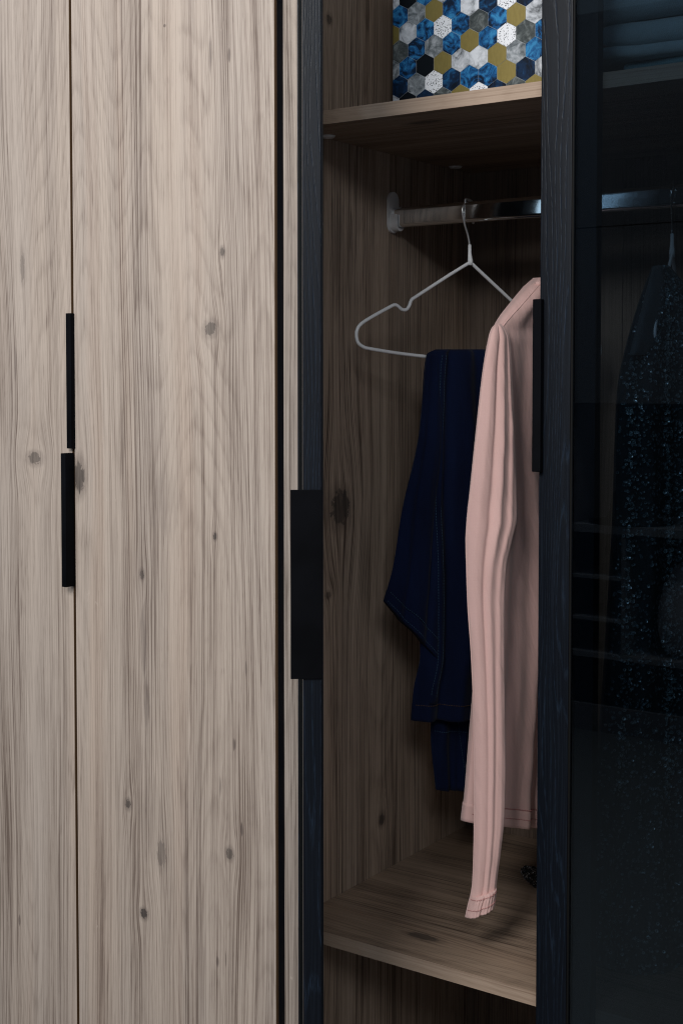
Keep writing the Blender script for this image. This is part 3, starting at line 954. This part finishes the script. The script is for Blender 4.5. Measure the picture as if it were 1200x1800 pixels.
# sleeve
sl = Cloth([(568, 872, 878, .104, .110, 0.002), (572, 868, 883, .098, .116, 0.009), (580, 864, 888, .090, .121, 0.015), (596, 860, 893, .085, .125, 0.021), (650, 850, 897, .076, .128, 0.024), (760, 837, 902, .066, .128, 0.028), (860, 826, 906, .058, .126, 0.029), (912, 820, 907, .054, .122, 0.029),
            (950, 818, 899, .052, .112, 0.028), (1000, 819, 889, .052, .100, 0.025), (1060, 821, 886, .054, .096, 0.024), (1150, 827, 886, .058, .094, 0.023), (1250, 831, 887, .060, .093, 0.022), (1350, 832, 888, .060, .092, 0.021), (1440, 832, 886, .060, .090, 0.020), (1500, 831, 880, .058, .086, 0.019), (1545, 829, 874, .056, .082, 0.017), (1572, 825, 871, .053, .080, 0.017)],
           [(.006, .16, .06, .12, 0), (-.0125, .40, .12, .055, 0), (.009, .54, .06, .085, 0), (-.006, .70, -.10, .06, 0), (.004, .82, .1, .06, 0)], (0.45, 0.50), 0.45, bottom=lambda v: (8.0 * v, -6.0 * v))
obj('sleeve', sl.build(bmesh.new(), 56, 150), M_pink, shirt)
cuff = Cloth([(1566, 826, 872, .053, .080, .032), (1580, 822, 871, .051, .080, .034), (1602, 817, 869, .048, .078, .034)],
             [(.004, .20, .06, .13, 0), (-.005, .45, .0, .07, 0), (.0011, 8.0, .3, .1)], (1.0, 1.0), 0.55, bottom=lambda v: (10.0, -6.0 - 6.0 * v))
obj('cuff', cuff.build(bmesh.new(), 90, 16), M_pink, shirt)
bm = bmesh.new()
cuff.line(bm, [(s, 0.10) for s in [i / 60 for i in range(1, 60)]], 0.0006, 0.0006, 0.003)
cuff.line(bm, [(s, 0.62) for s in [i / 60 for i in range(1, 60)]], 0.0006, 0.0006, 0.003)
obj('cuff_stitching', bm, M_pinkseam, shirt, kind='stuff')

def simple_hanger(label, Cx, dplan, z_joint, sc=1.0):
    c = Vector((Cx, RY, 0))
    t = thing('clothes_hanger', label, 'clothes hanger', (Cx, RY, RZ + 0.018), G_H)
    def q(u_, z_):
        return Vector((Cx + dplan.x * u_ * sc, RY + dplan.y * u_ * sc, z_))
    zj = z_joint
    half = [(0, zj), (0.06, zj - 0.034), (0.105, zj - 0.059), (0.112, zj - 0.066), (0.117, zj - 0.075), (0.124, zj - 0.078), (0.132, zj - 0.074), (0.14, zj - 0.072), (0.19, zj - 0.098), (0.205, zj - 0.110), (0.209, zj - 0.122), (0.203, zj - 0.132), (0.19, zj - 0.136), (0.10, zj - 0.137), (0.0, zj - 0.137)]
    bm = bmesh.new()
    tube(bm, catmull([q(a, b) for a, b in half], 4), 0.0026, 8)
    tube(bm, catmull([q(-a, b) for a, b in half], 4), 0.0026, 8)
    obj('hanger_frame', bm, M_white, t)
    bm = bmesh.new()
    tube(bm, [q(0, zj - 0.005), q(0, zj + 0.004), q(0, zj + 0.014), q(0, zj + 0.030)], [0.0046, 0.0044, 0.003, 0.0027], 10)
    obj('neck_sleeve', bm, M_white, t)
    bm = bmesh.new()
    tube(bm, catmull(hook_pts(q(0, zj + 0.03), dplan), 4), 0.0014, 8)
    obj('hook', bm, M_chrome, t)
    return t
simple_hanger('wire clothes hanger inside the neck of the pink shirt', 0.300, Vector((-0.02, -1, 0)).normalized(), 1.512, 0.80)

# ------------------------------------------------------------------ sequin dress behind the glass
def sequin_mat(name, a, b):
    N = NT(name)
    x, y, z, P = N.pos()
    n = N.noise(P, 300.0, 1.0)
    return N.set(color=N.mix(N.map(n, 0.4, 0.6), a, b), rough=0.25, metal=0.5, spec=0.8).m
M_seq = sequin_mat('teal_sequin', (0.17, 0.225, 0.25), (0.42, 0.53, 0.58))
M_seq_glint = sequin_mat('teal_sequin_glint', (0.32, 0.45, 0.49), (0.65, 0.80, 0.84))  # lighter copy of the teal sequin, standing in for glints
M_dress = cloth_mat('dark_mesh_fabric', (0.075, 0.090, 0.098), (0.030, 0.038, 0.044), 3000.0, 0.8, 0.1, 0.2)
M_lining = cloth_mat('grey_lining', (0.16, 0.17, 0.18), (0.10, 0.11, 0.12), 3000.0, 0.8, 0.1, 0.2)
dHx = atY(1181, 360, RY).x
simple_hanger('wire clothes hanger behind the glass, carrying the sequin dress', dHx, Vector((0.24, -0.97, 0)).normalized(), atY(1176, 447, RY).z, 0.80)
dress = thing('dress', 'long dark sequinned dress hanging behind the smoked glass door', 'dress', (dHx, RY, 0.56))
dr = Cloth([(468, 1146, 1176, .17, .22, .010), (520, 1128, 1215, .13, .26, .03), (600, 1104, 1250, .10, .30, .04), (680, 1088, 1262, .085, .32, .05), (780, 1083, 1268, .08, .34, .055), (900, 1080, 1272, .08, .35, .06), (1100, 1070, 1280, .075, .36, .07), (1300, 1056, 1288, .07, .37, .075),
            (1500, 1036, 1296, .065, .38, .08), (1640, 1028, 1300, .060, .385, .08), (1722, 1032, 1302, .060, .39, .08)],
           [(.014, 1.7, .2, .15), (.008, 3.4, .5, -.2), (.004, 6.1, .1, .2)], (0.1, 1.0), 0.5, bottom=lambda v: (-30.0 * v * v, 34.0 * v * v))
obj('dress_fabric', dr.build(bmesh.new(), 70, 110), M_dress, dress)
lin = Cloth([(470, 1148, 1164, .185, .205, .006), (520, 1134, 1166, .150, .195, .01), (600, 1112, 1150, .115, .165, .01), (625, 1106, 1130, .108, .140, .008)],
            [(.002, 1.0, .2, .1)], (0.3, 1.0), 0.5)
bm = lin.build(bmesh.new(), 16, 30)
bmesh.ops.translate(bm, verts=bm.verts, vec=(0.012, -0.03, 0))
obj('lining', bm, M_lining, dress)
def sequin(bm, c, n, r, hole=0.34, k=8):
    a = Vector((0, 0, 1)) if abs(n.z) < 0.9 else Vector((1, 0, 0))
    u_ = n.cross(a).normalized()
    w_ = n.cross(u_)
    o_ = [bm.verts.new(c + (u_ * math.cos(2 * math.pi * i / k) + w_ * math.sin(2 * math.pi * i / k)) * r) for i in range(k)]
    i_ = [bm.verts.new(c - n * r * 0.22 + (u_ * math.cos(2 * math.pi * i / k) + w_ * math.sin(2 * math.pi * i / k)) * r * hole) for i in range(k)]
    for i in range(k):
        bm.faces.new((o_[i], o_[(i + 1) % k], i_[(i + 1) % k], i_[i]))
def sew(bm, s_, v_, tilt, r):
    c = dr.at(s_, v_, 1, 0.0016)
    tu = dr.at(min(1, s_ + 0.01), v_, 1, 0.0016) - c
    tv = dr.at(s_, min(1, v_ + 0.004), 1, 0.0016) - c
    n = tu.cross(tv)
    if n.length < 1e-9:
        return
    n.normalize()
    if n.dot(CAM - c) < 0:
        n = -n
    n = (n + Vector((random.gauss(0, tilt), random.gauss(0, tilt), random.gauss(0, tilt)))).normalized()
    sequin(bm, c + n * 0.0012, n, r)
bm = bmesh.new()
for i in range(5600):
    sew(bm, random.uniform(0.0, 0.75), random.random(), 0.22, random.uniform(0.0016, 0.0025))
obj('sequin', bm, M_seq, dress, False, kind='stuff')
# sequins along the fold crests, turned every way; brighter colour paints in glints
bm = bmesh.new()
for i in range(900):
    v = random.uniform(0.02, 0.75)
    tr = random.choice((0.035, 0.30, 0.30, 0.33))
    sew(bm, min(0.75, max(0.005, random.gauss(tr + 0.05 * v, 0.013))), v, 0.55, random.uniform(0.0019, 0.0029))
for i in range(60):
    sew(bm, random.uniform(0.02, 0.75), random.uniform(0.9, 0.985), 0.5, random.uniform(0.0019, 0.0028))
for i in range(50):
    sew(bm, random.uniform(0.1, 0.75), random.uniform(0.05, 0.16), 0.5, random.uniform(0.0019, 0.0028))
obj('glint_sequin', bm, M_seq_glint, dress, False, kind='stuff')

# ------------------------------------------------------------------ sequin pouch on the lower shelf
SZ = 0.5085
pc = atZ(945, 1560, SZ)
pouch = thing('pouch', 'small black sequinned pouch lying on the lower shelf beside the stile', 'pouch', (pc.x + 0.002, pc.y + 0.010, SZ))
bm = bmesh.new()
bmesh.ops.create_icosphere(bm, subdivisions=4, radius=1.0)
def pouch_pt(v):
    q = Vector((v.x * 0.050, v.y * 0.022, v.z * 0.0135))
    q.z *= 1.0 - 0.35 * (v.x < 0) * abs(v.x)
    q.y *= 1.0 - 0.30 * (v.x < 0) * abs(v.x)
    q += Vector((0, 0, 0.003)) * mnoise.noise(v * 3.0) + Vector((0, 0.004, 0)) * mnoise.noise(v * 2.1 + Vector((5, 0, 0)))
    R = Matrix.Rotation(rad(-24), 3, 'Z')
    q = R @ q
    q.z = max(q.z, -0.0125)
    return Vector((pc.x + 0.002, pc.y + 0.010, SZ + 0.0128)) + q
pv = [(pouch_pt(v.co.copy()), v.co.copy()) for v in bm.verts]
for v, (p, _) in zip(bm.verts, pv):
    v.co = p
obj('pouch_body', bm, plain('black_cloth', (0.008, 0.008, 0.009), 0.8), pouch)
M_seqb = sequin_mat('black_sequin', (0.03, 0.03, 0.034), (0.45, 0.45, 0.47))
bm = bmesh.new()
for i in range(700):
    d = Vector((random.gauss(0, 1), random.gauss(0, 1), random.gauss(0, 1))).normalized()
    c = pouch_pt(d)
    n = (Matrix.Rotation(rad(-24), 3, 'Z') @ Vector((d.x / 2.2, d.y, d.z * 1.8))).normalized()
    n = (n + Vector((random.gauss(0, .35), random.gauss(0, .35), random.gauss(0, .35)))).normalized()
    if c.z < SZ + 0.003:
        continue
    sequin(bm, c + n * 0.001, n, random.uniform(0.0012, 0.002))
obj('sequin', bm, M_seqb, pouch, False, kind='stuff')

# ------------------------------------------------------------------ folded cloths on the upper shelf behind the glass
M_teal = cloth_mat('teal_blanket', (0.42, 0.50, 0.52), (0.28, 0.35, 0.37), 2400.0, 0.92, 0.4, 0.4, False, 0.4)
M_teal2 = cloth_mat('deep_teal_cotton', (0.20, 0.34, 0.37), (0.13, 0.24, 0.27), 2400.0, 0.92, 0.3, 0.4, False, 0.4)
def folded(name, label, X0, X1, Y0, Y1, layers, mat, seed, group=None):
    """a folded cloth: each fold of it a rounded, slightly sagging layer; layers = (z0, thickness, x inset, y inset)"""
    t = thing(name, label, 'folded cloth', ((X0 + X1) / 2, (Y0 + Y1) / 2, layers[0][0]), group)
    for li, (z0, th, ix, iy) in enumerate(layers):
        bm = bmesh.new()
        nx, nyy = 60, 40
        x0, x1, y0, y1 = X0 + ix, X1, Y0 + iy, Y1
        top, bot = [], []
        for i in range(nx + 1):
            rt, rb = [], []
            for j in range(nyy + 1):
                # concentrate vertices at the edges
                a, b = i / nx, j / nyy
                a = a - math.sin(2 * math.pi * a) / (2 * math.pi) * 0.85
                b = b - math.sin(2 * math.pi * b) / (2 * math.pi) * 0.85
                x = x0 + (x1 - x0) * a
                y = y0 + (y1 - y0) * b
                d = min(x - x0, x1 - x, y - y0, y1 - y)
                r = th * 0.5
                q = min(1.0, d / r)
                e = math.sqrt(max(0.0, 1 - (1 - q) ** 2))
                wv = mnoise.noise(Vector((x * 7 + seed, y * 7, li * 3.0))) * 0.006 + mnoise.noise(Vector((x * 19, y * 19 + seed, li))) * 0.0018
                push = mnoise.noise(Vector((x * 5 + seed * 2, li * 5.0, 0.3))) * 0.010
                zm = z0 + th * 0.5 + wv * (0.35 + 0.65 * (li > 0 or z0 > SH_T + 0.01))
                zm = max(zm, SH_T + r + 0.0006) if z0 < SH_T + 0.012 else zm
                rt.append(bm.verts.new((x, y + push, zm + r * e)))
                rb.append(bm.verts.new((x, y + push, zm - r * e * 0.985)))
            top.append(rt)
            bot.append(rb)
        for i in range(nx):
            for j in range(nyy):
                bm.faces.new((top[i][j], top[i + 1][j], top[i + 1][j + 1], top[i][j + 1]))
                bm.faces.new((bot[i][j], bot[i][j + 1], bot[i + 1][j + 1], bot[i + 1][j]))
        bmesh.ops.remove_doubles(bm, verts=bm.verts, dist=0.0002)
        obj('fold', bm, mat, t)
    return t
tx0 = atY(1042, 60, 0.06).x
folded('folded_cloth', 'thin deep teal folded cloth at the bottom of the stack behind the glass', tx0 + 0.02, tx0 + 0.33, 0.055, 0.36, [(SH_T, 0.0125, 0.004, 0.0), (SH_T + 0.0120, 0.015, 0.018, 0.012)], M_teal2, 1.0)
folded('folded_cloth', 'grey teal folded cloth in the middle of the stack behind the glass', tx0 + 0.0, tx0 + 0.34, 0.05, 0.37, [(SH_T + 0.0265, 0.017, -0.008, 0.0), (SH_T + 0.0425, 0.034, 0.012, 0.004)], M_teal, 4.0)
folded('folded_cloth', 'plump grey teal blanket folded on top of the stack behind the glass', tx0 - 0.003, tx0 + 0.34, 0.045, 0.37, [(SH_T + 0.075, 0.046, 0.0, 0.0)], M_teal, 9.0)
